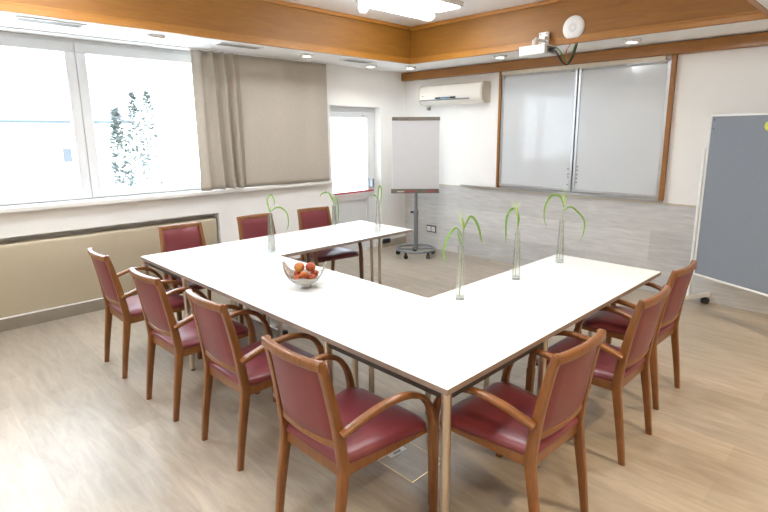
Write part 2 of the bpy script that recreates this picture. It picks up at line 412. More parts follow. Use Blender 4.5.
# ------------------------------------------------------------------ chairs
def make_chair():
    root = empty('armchair')
    W = M['chairwood']
    sf = MB(); za, zb = .385, .435
    # seat frame: four rails
    rr, fr, yr, yf = .19, .252, -.205, .235
    out = [(-rr, yr), (rr, yr), (fr, yf), (-fr, yf)]; inn = [(-rr+.025, yr+.022), (rr-.025, yr+.022), (fr-.03, yf-.024), (-fr+.03, yf-.024)]
    zf = lambda y: za if y < 0 else .412
    vs = [(x, y, zf(y)) for x, y in out]+[(x, y, zf(y)) for x, y in inn]+[(x, y, zb) for x, y in out]+[(x, y, zb) for x, y in inn]
    fs = []
    for i in range(4):
        j = (i+1) % 4
        fs += [(i, j, 8+j, 8+i), (4+j, 4+i, 12+i, 12+j), (i, 4+i, 4+j, j), (8+i, 8+j, 12+j, 12+i)]
    sf.add(vs, fs).build('seat_frame', W, root, bevel=.003)
    # seat pad: crowned cushion with rounded front corners
    pad = MB(); N = 14; rows_t = []
    def ring(k):   # outline at inset k (0 outer)
        pts = []
        def half(y):
            t = (y+.212)/(.258+.212); return .192+(.262-.192)*t
        ys = .255-k; y0 = -.212+k
        rad_f, rad_b = .055, .03
        for sx in (1, -1):
            seq = []
            for a in range(5):
                an = R(90*a/4); h = half(ys-rad_f)-k
                seq.append(((h-rad_f)+rad_f*math.cos(an), ys-rad_f+rad_f*math.sin(an)+.012*(1-abs(math.cos(an)))))
            seqb = []
            for a in range(4):
                an = R(-90+90*a/3); h = half(y0+rad_b)-k
                seqb.append(((h-rad_b)+rad_b*math.cos(an), y0+rad_b+rad_b*math.sin(an)))
            s_ = seqb+seq
            if sx == -1: s_ = [(-x, y) for x, y in reversed(s_)]
            pts += s_
        return pts
    levels = [(.006, .4352), (0, .442), (0, .455), (.008, .468), (.03, .477), (.07, .484), (.12, .487), (.17, .488)]
    vs = []; fs = []; K = None
    for k, z in levels:
        rg = ring(k); K = len(rg)
        vs += [(x, y, z-.010*max(0, (y+.0)/.255)**2) for x, y in rg]
    for i in range(len(levels)-1):
        for a in range(K):
            b = (a+1) % K; fs.append((i*K+a, i*K+b, (i+1)*K+b, (i+1)*K+a))
    fs.append(tuple(range(K-1, -1, -1))); fs.append(tuple((len(levels)-1)*K+a for a in range(K)))
    pad.add(vs, fs).build('seat', M['leather'], root, smooth=70)
    # rear legs rise into the back uprights
    for sx in (-1, 1):
        path = cr([(sx*.197, -.262, 0), (sx*.197, -.235, .20), (sx*.195, -.205, .40), (sx*.192, -.205, .48), (sx*.186, -.228, .65), (sx*.179, -.262, .82), (sx*.176, -.283, .897)], 5)
        n = len(path); sc = []
        for p in path:
            z = p.z
            sc.append((.78+.22*min(1, z/.38), (.66+.34*min(1, z/.38)) if z < .5 else 1-.32*(z-.5)/.4))
        lg = MB().sweep(path, rrect(.030, .046, .006), up=(0,1,0), scales=sc).build('leg', W, root)
        MB().lathe([(.011, 0), (.011, .008)], 10, (sx*.197, -.262, 0)).build('glide', M['black'], lg)
        # front leg, straight and tapered, below the seat; the bent arm continues it
        path = cr([(sx*.268, .262, 0), (sx*.270, .257, .2), (sx*.272, .250, .40)], 5)
        sc = [(.72+.28*p.z/.40, .70+.30*p.z/.40) for p in path]
        lg = MB().sweep(path, rrect(.036, .044, .007), up=(0,1,0), scales=sc).build('leg', W, root)
        MB().lathe([(.012, 0), (.012, .008)], 10, (sx*.268, .262, 0)).build('glide', M['black'], lg)
        arm = cr([(sx*.272, .250, .40), (sx*.274, .245, .47), (sx*.276, .222, .55), (sx*.276, .172, .618), (sx*.272, .095, .657), (sx*.262, 0, .665), (sx*.245, -.10, .645), (sx*.226, -.19, .611), (sx*.219, -.225, .594)], 6)
        n = len(arm); pr = rrect(.036, .026, .009, 3)
        # keep the band's broad side horizontal: up is the outward normal within the arc plane
        mb = MB(); P = arm; vs = []; k = len(pr)
        for i in range(n):
            t = (P[min(i+1, n-1)]-P[max(i-1, 0)]).normalized(); sd = Vector((1,0,0)); nn = t.cross(sd).normalized(); sd = nn.cross(t)
            th = 1+.55*max(0, 1-i/ (n*.28))
            for a, b in pr: vs.append(P[i]+sd*a+nn*b*th)
        fs = [(i*k+a, i*k+(a+1) % k, (i+1)*k+(a+1) % k, (i+1)*k+a) for i in range(n-1) for a in range(k)]
        fs += [tuple(range(k)), tuple((n-1)*k+a for a in range(k))]
        mb.add(vs, fs).build('armrest', W, root)
    def bow(x, z, w): # y of the back surface centre plane
        base = -.205-.058*max(0, (z-.48))/.34 if z < .82 else -.263-.020*(z-.82)/.077
        return base-.020*(1-(x/w)**2)
    # top rail
    path = [(x, bow(x, .885, .185)-.004, .882) for x in [(-.186+.372*i/16) for i in range(17)]]
    MB().sweep(path, rrect(.030, .040, .010, 3), up=(0,0,1)).build('top_rail', W, root)
    # lower rail with wavy edge
    rows_ = []
    mb = MB(); vs = []; n = 17
    for i in range(n):
        x = -.180+.36*i/(n-1); q = 1-(x/.18)**2
        yb = bow(x, .52, .18); zt = .548-.007*q**2+.003; zb_ = .517+.002*q
        for dy, z in ((-.012, zb_), (.012, zb_), (.012, zt), (-.012, zt)): vs.append((x, yb+dy, z))
    fs = [(i*4+a, i*4+(a+1) % 4, (i+1)*4+(a+1) % 4, (i+1)*4+a) for i in range(n-1) for a in range(4)]+[(3,2,1,0), tuple((n-1)*4+a for a in range(4))]
    mb.add(vs, fs).build('lower_rail', W, root, bevel=.004)
    # back pad
    mb = MB(); NX, NZ = 14, 12; front = []; back = []
    for j in range(NZ+1):
        rf, rb = [], []
        for i in range(NX+1):
            u = i/NX*2-1; tz = j/NZ
            z0 = .548-.007*(1-u*u)**2; z = z0+(.866-z0)*tz
            hw = .172-.011*tz; x = u*hw
            e = min(1, (1-abs(u))*7, tz*8 , (1-tz)*8); e = .35+.65*math.sqrt(max(0, e))
            y = bow(x, z, .18)
            rf.append((x, y+.016*e, z)); rb.append((x, y-.013*e, z))
        front.append(rf); back.append(rb)
    mb.grid(front); mb.grid(back)
    m = NX+1; o2 = (NZ+1)*m
    bd = [j for j in range(m)]+[i*m+NX for i in range(1, NZ+1)]+[NZ*m+j for j in range(NX-1, -1, -1)]+[i*m for i in range(NZ-1, 0, -1)]
    mb.add([], [])
    for a in range(len(bd)):
        b = bd[(a+1) % len(bd)]; mb.f.append((bd[a], b, o2+b, o2+bd[a])); mb.mi.append(0)
    mb.build('backrest', M['leather'], root, smooth=60)
    return root
chair0 = make_chair(); first = True
G1, G2, G3 = 'armchairs along the front edge of the table', 'armchairs along the right side of the table', 'armchairs along the window side of the table'
chairs = [
 (-4.002, 1.326, 0, 'burgundy armchair at the table front edge, nearest the radiator cover', G1),
 (-3.183, 1.340, 2, 'burgundy armchair at the table front edge, second from the radiator', G1),
 (-2.470, 1.382, 1, 'burgundy armchair at the table front edge, directly in front of the fruit bowl', G1),
 (-1.610, 1.322, 1, 'large foreground burgundy armchair at the table front edge, left of the corner leg', G1),
 (-1.116, 1.884, 88, 'burgundy armchair on the right side of the table, nearest the corner leg', G2),
 (-1.128, 2.742, 90, 'burgundy armchair on the right side of the table, middle of the three', G2),
 (-1.190, 3.455, 89, 'burgundy armchair on the right side of the table, nearest the grey pinboard', G2),
 (-4.398, 1.905, -92, 'burgundy armchair behind the table, in front of the radiator cover end', G3),
 (-4.405, 2.675, -90.5, 'burgundy armchair behind the table, middle one on the window side', G3),
 (-4.375, 3.345, -98, 'burgundy armchair behind the table, nearest the glass door', G3)]
for x, y, a, lab, g in chairs:
    o = chair0 if first else copy_tree(chair0); first = False
    o.location = (x, y, 0); o.rotation_euler = (0,0,R(a)); tag(o, lab, 'chair', g)

# ------------------------------------------------------------------ tables
TT, TB = .74, .714
def top(parent, x0, x1, y0, y1):
    g = .0004
    m = MB(); x0 += g; x1 -= g; y0 += g; y1 -= g
    m.cur = 1; m.add([(x0,y0,TB),(x1,y0,TB),(x1,y1,TB),(x0,y1,TB),(x0,y0,TT-.001),(x1,y0,TT-.001),(x1,y1,TT-.001),(x0,y1,TT-.001)], [(0,3,2,1),(0,1,5,4),(1,2,6,5),(2,3,7,6),(3,0,4,7)])
    m.cur = 0; m.add([(x0,y0,TT-.001),(x1,y0,TT-.001),(x1,y1,TT-.001),(x0,y1,TT-.001),(x0+.001,y0+.001,TT),(x1-.001,y0+.001,TT),(x1-.001,y1-.001,TT),(x0+.001,y1-.001,TT)], [(4,5,6,7),(0,1,5,4),(1,2,6,5),(2,3,7,6),(3,0,4,7)])
    return m.build('tabletop', [M['white_lam'], M['edge']], parent, smooth=0)
def frame(parent, x0, x1, y0, y1, i=.05, h=.032, t=.02):
    m = MB(); z1 = TB-.0005; z0 = z1-h
    m.box(x0+i, x1-i, y0+i, y0+i+t, z0, z1).box(x0+i, x1-i, y1-i-t, y1-i, z0, z1).box(x0+i, x0+i+t, y0+i+t, y1-i-t, z0, z1).box(x1-i-t, x1-i, y0+i+t, y1-i-t, z0, z1)
    m.build('apron_frame', M['darksteel'], parent, smooth=0)
def square_table(cx, cy, label):
    r = empty('square_table', (cx, cy, 0), 0, label, 'table', 'tables of the U-shaped arrangement')
    h = .4; top(r, -h, h, -h, h); frame(r, -h, h, -h, h, .012, .030, .016)
    for sx in (-1, 1):
        for sy in (-1, 1):
            x, y = sx*(h-.022), sy*(h-.022)
            lg = MB().lathe([(.0165, .012), (.0175, .05), (.021, .50), (.0215, TB-.001)], 18, (x, y, 0)).build('leg', M['steel'], r)
            MB().lathe([(.014, 0), (.018, .003), (.018, .013)], 14, (x, y, 0)).build('foot', M['grey'], lg)
    return r
def folding_table(cx, cy, lx, ly, label, insets=(.1, .1), fh=.17):
    """long axis along x if lx>ly; two end frames, each with twin tube columns on a floor bar."""
    r = empty('folding_table', (cx, cy, 0), 0, label, 'table', 'tables of the U-shaped arrangement')
    top(r, -lx/2, lx/2, -ly/2, ly/2); frame(r, -lx/2, lx/2, -ly/2, ly/2, .13)
    along_x = lx > ly; L = max(lx, ly)/2
    for s in (-1, 1):
        e = L-insets[0 if s < 0 else 1]
        def T(a, b, z): return (s*e+a, b, z) if along_x else (b, s*e+a, z)
        for q in (-.062, .062):
            MB().tube(cr([T(0, q, .045), T(0, q, .30), T(0, q, .60), T(0, q*.9, .665), T(0, q*.3, .70), T(0, q*.15, .712)], 5), .0165, 14, up=(1,.3,0)).build('leg', M['steel'], r)
        ft = MB().sweep([T(0, -fh, .030), T(0, fh, .030)], rrect(.045, .034, .012, 3)).build('foot', M['chrome'], r)
        for q in (-1, 1):
            MB().sweep([T(0, q*(fh-.025), .029), T(0, q*(fh+.015), .029)], rrect(.050, .044, .014, 3)).build('end_cap', M['black'], ft)
            p = T(0, q*(fh-.02), 0); MB().lathe([(.012, 0), (.012, .01)], 10, p).build('glide', M['black'], ft)
        MB().box(*( (s*e-.02, s*e+.02, -.25, .25) if along_x else (-.25, .25, s*e-.02, s*e+.02)), TB-.03, TB-.001).build('hinge_bar', M['darksteel'], r, smooth=0)
    return r
square_table(-1.555, 1.84, 'square white table at the near corner, with the nearest leg in view')
square_table(-3.955, 1.84, 'square white table at the corner beside the radiator cover')
folding_table(-2.755, 1.84, 1.6, .8, 'long white folding table carrying the fruit bowl', (.04, .145))
folding_table(-3.955, 3.03, .8, 1.58, 'long white folding table on the window side, ending near the glass door', (.06, .15), .31)
folding_table(-1.555, 3.035, .8, 1.59, 'long white folding table on the right side, ending near the wood panelling', (.14, .045))
# small black box of unknown use, set against the baseboard
tag(MB().box(XL+.014, XL+.05, 5.28, 5.42, .07, .135).build('baseboard_box', M['black'], bevel=.005), 'small black box on the baseboard right of the glass door', 'cable box')

# ------------------------------------------------------------------ vases and plants
U = Vector((.713, .70, 0)); FW = Vector((-.70, .713, 0))
def make_vase():
    r = empty('bud_vase')
    m = MB(); vs = []
    def sq(h, z): return [(-h,-h,z),(h,-h,z),(h,h,z),(-h,h,z)]
    H = .325; b, t, w = .0235, .0145, .0028
    vs = sq(b, .016)+sq(t, H)+sq(t-w, H)+sq(b-w, .022)
    fs = [(0,1,5,4),(1,2,6,5),(2,3,7,6),(3,0,4,7),(4,5,9,8),(5,6,10,9),(6,7,11,10),(7,4,8,11)]+[(8,9,13,12),(9,10,14,13),(10,11,15,14),(11,8,12,15)]+[(12,13,14,15)]
    m.add(vs, fs).build('vase_body', M['vase'], r, smooth=0)
    m = MB(); m.add(sq(b, 0)+sq(b, .0158), [(3,2,1,0),(4,5,6,7),(0,1,5,4),(1,2,6,5),(2,3,7,6),(3,0,4,7)]).build('vase_base', M['vasebase'], r, smooth=0)
    return r
vase0 = make_vase()
def ribbon(pts, wmax, name, parent, twist=.5, mat='leaf'):
    P = cr(pts, 6); n = len(P); vs = []
    for i, p in enumerate(P):
        t = i/(n-1); wd = wmax*(math.sin(PI*min(1, .12+.88*t)))**.8*.5 if t < 1 else .0004
        d = (P[min(i+1, n-1)]-P[max(i-1, 0)]).normalized()
        a = FW*math.cos(twist)+U*math.sin(twist); sd = d.cross(a)
        if sd.length < 1e-3: sd = U.copy()
        sd.normalize(); nn = sd.cross(d).normalized()
        vs += [p-sd*wd+nn*wd*.35, p, p+sd*wd+nn*wd*.35]
    fs = []
    for i in range(n-1):
        fs += [(i*3, i*3+1, i*3+4, i*3+3), (i*3+1, i*3+2, i*3+5, i*3+4)]
    return MB().add(vs, fs).build(name, M[mat], parent, smooth=80)
def plant(loc, stem_h, lean, leaves, spike, label, awns=True):
    """leaves: lists of (s,z) relative to the vase mouth, s along the row's facing; a depth offset keeps them 3-D."""
    r = empty('cereal_sprig', loc, 0, label, 'plant', 'green sprigs in the glass vases')
    topp = U*lean+Vector((0,0,stem_h))
    MB().tube(cr([U*(-.004)+Vector((0,0,.024)), U*.004+Vector((0,0,.18)), U*lean*.4+Vector((0,0,.32)), topp], 6), .0026, 8).build('stem', M['stem'], r)
    for i, lf in enumerate(leaves):
        n = len(lf); dz = random.uniform(-.03, .03)
        ribbon([U*s+FW*(dz*k/(n-1))+Vector((0,0,z)) for k, (s, z) in enumerate(lf)], .015, 'leaf', r, .35+.3*i)
    if spike:
        a = topp; d = (U*spike[0]+Vector((0,0,spike[1])))
        h = MB().tube([a, a+d*.35, a+d*.8, a+d], [.004, .0085, .006, .0015], 8).build('grain_spike', M['spike'], r)
        if awns:
            mb = MB()
            for k in range(40):
                st = a+d*random.uniform(.1, .95); th = random.uniform(-.75, .75); ph = random.uniform(-.75, .75)
                dr = (d.normalized()+U*th+FW*ph).normalized(); L = random.uniform(.05, .09)
                mb.tube([st, st+dr*L*.6, st+dr*L+Vector((0,0,-.004))], [.0007, .0006, .0003], 3, caps=False)
            aw = mb.build('awns', M['awn'], h); aw['kind'] = 'stuff'
    return r
vx = [(-3.711, 2.261), (-3.713, 2.934), (-3.703, 3.475), (-1.807, 2.357), (-1.800, 2.959), (-1.808, 3.585)]
vlab = ['on the window-side table, nearest the fruit bowl', 'on the window-side table, middle of its three', 'on the window-side table, nearest the flipchart',
        'on the right-side table, nearest the camera end', 'on the right-side table, middle of its three', 'on the right-side table, at the far inner corner']
for i, (x, y) in enumerate(vx):
    o = vase0 if i == 0 else copy_tree(vase0); o.location = (x, y, TT+.0005); o.rotation_euler = (0,0,R(12+7*i))
    tag(o, 'slim tapering clear glass vase '+vlab[i], 'vase', 'slim glass bud vases')
def PL(i, *a, **k): return plant((vx[i][0], vx[i][1], TT+.0005), *a, **k)
sp = 'green sprig '
PL(0, .38, .01, [[(.003,.334), (-.008,.38), (-.014,.45), (.02,.475), (.045,.43), (.04,.38)], [(.003,.337), (.05,.372), (.10,.37), (.145,.32), (.15,.23), (.13,.18)], [(-.001,.335), (-.014,.37), (-.022,.42), (-.012,.47)]], None,
   sp+'with tall upright loops and one leaf drooping right, above the fruit bowl end', False)
PL(1, .40, -.01, [[(-.005,.33), (-.02,.40), (-.06,.445), (-.11,.43), (-.125,.40)], [(0,.34), (.012,.40), (.03,.36), (.036,.26), (.028,.13)], [(0,.33), (-.03,.40), (-.045,.46)]], None,
   sp+'with a long leaf hanging straight down, middle of the window-side table', False)
PL(2, .40, .005, [[(0,.32), (.005,.40), (.015,.46), (.035,.43), (.03,.32), (.022,.24)], [(0,.32), (-.02,.36), (-.05,.37), (-.065,.34)]], None,
   sp+'with short narrow leaves, in the vase nearest the flipchart', False)
PL(3, .425, .014, [[(.012,.42), (.045,.495), (.075,.48), (.098,.43), (.112,.37), (.118,.345)], [(.005,.38), (-.03,.43), (-.065,.40), (-.092,.345), (-.104,.285), (-.095,.24), (-.062,.215)], [(-.06,.235), (-.08,.215), (-.10,.205), (-.115,.18)][:0] or [(.0,.33), (-.02,.39), (-.025,.41)]], (-.015,.07),
   sp+'with bearded spike and a leaf arching right, foremost on the right-side table')
PL(4, .42, -.004, [[(0,.40), (-.02,.475), (-.055,.465), (-.075,.40), (-.073,.30), (-.070,.235)], [(0,.36), (.004,.42), (-.002,.46)]], (-.012,.075),
   sp+'with bearded spike and one leaf bent down left, middle of the right-side table')
PL(5, .44, .012, [[(.01,.42), (-.02,.50), (-.08,.51), (-.125,.44), (-.13,.34), (-.105,.26)], [(.012,.40), (.06,.425), (.12,.38), (.165,.32), (.165,.23), (.135,.145)]], (.002,.085),
   sp+'with bearded spike and two leaves arching both ways, at the far inner corner')

# ------------------------------------------------------------------ fruit bowl
BX, BY = -2.686, 1.87
ang = math.atan2(.70, .713)
bowl = empty('fruit_bowl', (BX, BY, TT+.0005), ang, 'white boat-shaped porcelain bowl with raised pointed ends, holding the fruit', 'bowl')
A_, B_ = .156, .128
def bowl_pt(u, v, off=0):
    """u,v polar: radius u 0..1, angle v."""
    c_, s_ = math.cos(v), math.sin(v); p = 1.6
    k = (abs(c_)**p+abs(s_)**p)**(-1/p)
    x, y = A_*u*k*c_, B_*u*k*s_
    z = .022+.148*abs(x/A_)**2.7+.066*abs(y/B_)**2.6
    return (x*(1-.10*abs(x/A_)**3), y, z+off)
rows = [[bowl_pt(max(.001, i/14), 2*PI*j/48) for j in range(49)] for i in range(15)]
MB().grid(rows).build('bowl_body', M['porcelain'], bowl, smooth=70, solid=.006)
MB().lathe([(.040, 0), (.041, .004), (.036, .014), (.036, .0225)], 24).build('bowl_foot', M['alu'], bowl)
for nm, a0, mt, lab in (('printed_decor', PI, 'decor', 'brown patterned inside of the left end'), ('printed_decor', 0, 'decor2', 'blue print inside the right end')):
    rows = [[(lambda q: (q[0]*.955, q[1]*.955, q[2]+.0045))(bowl_pt(.66+.32*i/8, a0-.42+.84*j/10)) for j in range(11)] for i in range(9)]
    o = MB().grid(rows).build(nm, M[mt], bowl, smooth=70); o['label'] = lab
def make_peach(mat):
    prof = []
    for i in range(13):
        a = PI*i/12; r = .0335*math.sin(a)*(1+.04*math.sin(a)); z = .0335-.0325*math.cos(a)
        if i >= 11: z -= .004*(i-10)
        prof.append((max(r, .0004), z))
    return MB().lathe(prof, 20).build('peach', M[mat], smooth=80)
fr = [(-.046,-.022), (.046,-.020), (.0,.030), (-.052,.036), (.054,.036), (-.036,.004), (.036,.006), (.0,-.040)]
bowl_s = [Vector(bowl_pt(i/16, 2*PI*j/48)) for i in range(17) for j in range(48)]
placed = []
def rest_z(x, y, r):
    z = 0
    for q in bowl_s:
        d = (q.x-x)**2+(q.y-y)**2; rr = r+.004
        if d < rr*rr: z = max(z, q.z+math.sqrt(rr*rr-d))
    for (px, py, pz, pr_) in placed:
        d = (px-x)**2+(py-y)**2; rr = r+pr_+.001
        if d < rr*rr: z = max(z, pz+math.sqrt(rr*rr-d))
    placed.append((x, y, z, r)); return z
fl = ['lower front left', 'lower front right', 'lower back', 'far left', 'far right', 'topmost left', 'topmost right', 'front rim']
zs_ = {}
for i in (0, 1, 7, 2, 3, 4, 5, 6):
    zs_[i] = rest_z(fr[i][0], fr[i][1], .0345*(.80, .84, .86, .76, .80, .98, .96, .76)[i])
for i, (x, y) in enumerate(fr):
    o = make_peach('fruit2' if i in (2, 5, 7) else 'fruit1')
    ca, sa = math.cos(ang), math.sin(ang)
    s = (.80, .84, .86, .76, .80, .98, .96, .76)[i]; o.scale = (s, s, s); z = zs_[i] if i in zs_ else rest_z(x, y, .0345*s)
    o.location = (BX+x*ca-y*sa, BY+x*sa+y*ca, TT+.0005+z-.0335*s); o.rotation_euler = (0, 0, i*1.3)
    MB().tube([(0,0,.058), (.002,0,.066)], .0012, 6).build('stalk', M['trunk'], o)
    tag(o, 'red and yellow peach in the white bowl, '+fl[i]+' of the pile', 'fruit', 'peaches in the white bowl')

# ------------------------------------------------------------------ flipchart easel
FX, FY = -4.85, 5.28
fa = math.atan2(.687, .698)
fc = empty('flipchart_easel', (FX, FY, 0), fa, 'grey flipchart easel on a wheeled round base with blank white pad', 'flipchart')
MB().tube([(.27*math.cos(2*PI*i/40)*.98, .27*math.sin(2*PI*i/40)*.98, .098) for i in range(40)], .016, 10, closed=True).build('base_ring', M['greymetal'], fc)
MB().tube([(-.26,0,.098), (.26,0,.098)], .014, 10).build('base_bar', M['greymetal'], fc)
for i in range(5):
    a = R(20+72*i); px, py = .265*math.cos(a), .265*math.sin(a)
    cs = MB().box(px-.016, px+.016, py-.016, py+.016, .05, .092).build('caster', M['black'], fc, bevel=.004)
    for q in (-.014, .014):
        st = Vector((px, py, .0305)); ax = Vector((math.cos(a+.7), math.sin(a+.7), 0))
        MB().tube([st+ax*(q-.009), st+ax*(q+.009)], .030, 18).build('wheel', M['black'], cs)
MB().tube([(0,0,.085), (0,0,.62)], .031, 16).build('lower_pole', M['greymetal'], fc)
MB().tube([(0,0,.62), (0,0,1.75)], .022, 16).build('upper_pole', M['greymetal'], fc)
MB().tube([(0,0,.60), (0,0,.64)], .036, 16).build('collar', M['greymetal'], fc)
MB().tube([(-.036,-.01,.622), (-.075,-.01,.622)], [.012, .017], 10).build('clamp_knob', M['black'], fc)
MB().box(-.335, .315, -.050, -.030, .93, 1.90).build('board', M['whitemetal'], fc, bevel=.004)
MB().box(-.325, .312, -.058, -.0505, .955, 1.885).build('paper_pad', M['paper'], fc, smooth=0)
tb = MB().box(-.325, .318, -.068, -.0585, 1.872, 1.918).build('clamp_bar', M['brownbar'], fc, bevel=.003)
for q in (-.24, -.08, .13, .27):
    MB().tube([(q,-.068,1.895), (q,-.078,1.895)], .010, 10).build('clamp_screw', M['grey'], tb)
tr = MB().box(-.345, .315, -.115, -.052, .900, .908).box(-.345, .315, -.119, -.115, .900, .914).box(-.345, .315, -.0585, -.052, .908, .953).build('pen_tray', M['brownbar'], fc, bevel=.002)
for nm, q, mt, lab in (('marker_pen', -.20, 'whiteplastic', 'white marker pen lying in the flipchart tray'), ('marker_pen', -.07, 'red', 'red marker pen in the flipchart tray beside the white pen'), ('marker_pen', .20, 'red', 'red marker pen near the right end of the flipchart tray')):
    ca, sa = math.cos(fa), math.sin(fa); x, y = q, -.090
    o = empty(nm, (FX+x*ca-y*sa, FY+x*sa+y*ca, .929), fa, lab, 'pen', 'pens in the flipchart tray')
    MB().tube([(-.062,0,0), (.035,0,0)], .0085, 10).build('barrel', M[mt], o)
    MB().tube([(.035,0,0), (.062,0,0)], .0092, 10).build('cap', M['red'] if mt == 'whiteplastic' else M[mt], o)
    o.location.z = .9178

# ------------------------------------------------------------------ sliding whiteboards on the back wall
wb = empty('sliding_whiteboard', (-2.84, YB, 1.0), 0, 'wide double whiteboard with aluminium frames and brown wooden side strips on the back wall', 'whiteboard')
def lw(m, *b): return m.box(b[0]+2.84, b[1]+2.84, b[2]-YB, b[3]-YB, b[4]-1.0, b[5]-1.0)
for xa, xb in ((-3.872, -3.838), (-1.842, -1.800)):
    lw(MB(), xa, xb, YB-.05, YB-.001, 1.0, 2.460).build('side_strip', M['trimwood'], wb, bevel=.003)
for xa, xb, yo in ((-3.836, -2.828, .034), (-2.815, -1.844, .034)):
    f = .032; ya, yb_ = YB-yo, YB-.004
    pan = lw(MB(), xa+f, xb-f, ya+.008, yb_, 1.02+f, 2.415-f).build('board_panel', M['wboard'], wb, smooth=0)
    fm = MB(); lw(fm, xa, xb, ya, yb_, 1.02, 1.02+f); lw(fm, xa, xb, ya, yb_, 2.415-.012, 2.415); lw(fm, xa, xa+f, ya, yb_, 1.02+f, 2.403); lw(fm, xb-f, xb, ya, yb_, 1.02+f, 2.403)
    fm.build('board_frame', M['alu'], pan, bevel=.003)
lw(MB(), -3.836, -1.90, YB-.045, YB-.004, 2.416, 2.4605).build('top_rail', M['beigerail'], wb, bevel=.002)
lw(MB(), -4.45, -1.80, YB-.065, YB-.027, .985, 1.0).build('pen_ledge', M['alu'], wb, bevel=.002)
mags = [(-2.880,1.285),(-2.876,1.221),(-2.873,1.187),(-2.877,1.099),(-2.765,1.315),(-2.766,1.274),(-2.767,1.222),(-2.768,1.179),(-2.767,1.132)]
ml = ['topmost of the four on the left panel', 'second from top on the left panel', 'third from top on the left panel', 'lowest on the left panel',
      'topmost of the five on the right panel', 'second from top on the right panel', 'middle of the five on the right panel', 'fourth from top on the right panel', 'lowest on the right panel']
for (x, z), s in zip(mags, ml):
    o = MB().tube([(0,0,0), (0,-.007,0)], .0095, 12).build('magnet', M['grey'], loc=(x, YB-.0262, z))
    tag(o, 'small dark round magnet, '+s+' of the whiteboard', 'magnet', 'magnets on the whiteboard')

# ------------------------------------------------------------------ air conditioner
ac = empty('air_conditioner', (-4.55, YB, 2.09), 0, 'cream wall-mounted air conditioner beside the whiteboard', 'air conditioner')
pr = [(0,.0), (-.10,-.005), (-.165,.018), (-.195,.06), (-.205,.12), (-.200,.20), (-.185,.245), (-.15,.268), (0,.27)]
def ext(m, x0, x1, p):
    n = len(p); return m.add([(x0, y, z) for y, z in p]+[(x1, y, z) for y, z in p], [tuple(range(n)), tuple(range(2*n-1, n-1, -1))]+[(i, (i+1) % n, n+(i+1) % n, n+i) for i in range(n)])
ext(MB(), -.545, .50, pr).build('housing', M['acwhite'], ac, bevel=.006)
for xa, xb in ((.5005, .525), (-.57, -.5455)):
    sp_ = ext(MB(), xa, xb, [(y*.985, z*.985+.003) for y, z in pr]).build('side_cover', M['acside'], ac, bevel=.005)
ext(MB(), -.53, .33, [(-.196,.052), (-.2005,.052), (-.2045,.066), (-.2005,.070)]).build('air_flap_line', M['grey'], ac, smooth=0)
for xa, xb, mt in ((-.25, -.165, 'black'), (-.155, -.01, 'acblue'), (.005, .10, 'black')):
    ext(MB(), xa, xb, [(-.198,.074), (-.2065,.074), (-.2085,.094), (-.200,.094)]).build('display', M[mt], ac, smooth=0)
MB().box(-.50, -.45, -.2072, -.200, .115, .121).build('badge', M['grey'], ac, smooth=0)
MB().tube([(-.51, -.02, -.045), (-.51, -.06, -.045)], .022, 14).build('pipe_cap', M['slat'], ac)
MB().box(-.52, -.50, -.03, -.005, -.04, .01).build('pipe_stub', M['acwhite'], ac)

# ------------------------------------------------------------------ projector with mount, access point, cables
pj = empty('projector', (-2.825, 4.86, 2.462), R(-3), 'white projector hanging from a bracket on the wooden beam', 'projector')
MB().box(-.155, .145, -.09, .13, 0, .092).build('projector_body', M['whiteplastic'], pj, bevel=.010)
MB().tube([(-.06,.128,.045), (-.06,.140,.045)], .028, 18).build('lens', M['black'], pj)
pl_ = MB().box(.1455, .150, -.05, .10, .015, .075).build('connector_panel', M['grey'], pj, smooth=0)
MB().box(.150, .175, -.03, .03, .025, .055).build('plug', M['black'], pl_)
MB().box(.150, .168, .045, .075, .03, .055).build('plug', M['whiteplastic'], pl_)
br = MB().box(-.115, -.005, .200, .226, .13, .255).build('wall_plate', M['whitemetal'], pj, bevel=.003)
for q in ((-.095, .238), (-.025, .238), (-.095, .15), (-.025, .15)):
    MB().tube([(q[0], .201, q[1]), (q[0], .194, q[1])], .008, 10).build('bolt', M['grey'], br)
MB().tube([(-.06,.21,.17), (-.06,.06,.17), (-.06,.03,.15), (-.06,.03,.09)], .018, 12, up=(1,0,0)).build('mount_arm', M['whitemetal'], pj)
MB().tube([(-.015,.20,.19), (-.015,.13,.19)], .016, 10).build('clamp_knob', M['whitemetal'], pj)
ap = empty('access_point', (-2.565, CY1-.0005, 2.722), 0, 'round white wireless access point disc on the beam', 'access point')
rot = Matrix.Rotation(R(90), 4, 'X')
m = MB().lathe([(.113, 0), (.115, .008), (.106, .019), (.075, .025), (.0, .027)], 36).xform(rot); m.build('disc', M['whiteplastic'], ap, smooth=50)
m = MB().lathe([(.043, .0262), (.0425, .0274), (.040, .0274), (.0395, .0266)], 28).xform(rot); m.build('light_ring', M['flipgrey'], ap)
def cable(name, pts, mat, lab, r=.0055):
    P = cr(pts, 8); o = MB().tube([p for p in P], r, 8, up=(.2,.9,.3)).build(name, M[mat]); return tag(o, lab, 'cable', 'cables at the projector')
cable('hanging_power_cable', [(-2.640,4.84,2.50), (-2.612,4.85,2.48), (-2.585,4.88,2.42), (-2.555,4.92,2.365), (-2.535,4.97,2.37), (-2.532,5.06,2.46), (-2.535,5.13,2.575)], 'black', 'black cable looping from projector plug to the soffit', .007)
cable('hanging_signal_cable', [(-2.652,4.92,2.53), (-2.620,4.93,2.505), (-2.59,4.95,2.45), (-2.565,4.98,2.39), (-2.548,5.01,2.40), (-2.55,5.08,2.49), (-2.555,5.135,2.575)], 'green_cable', 'green cable running beside the black projector cable')
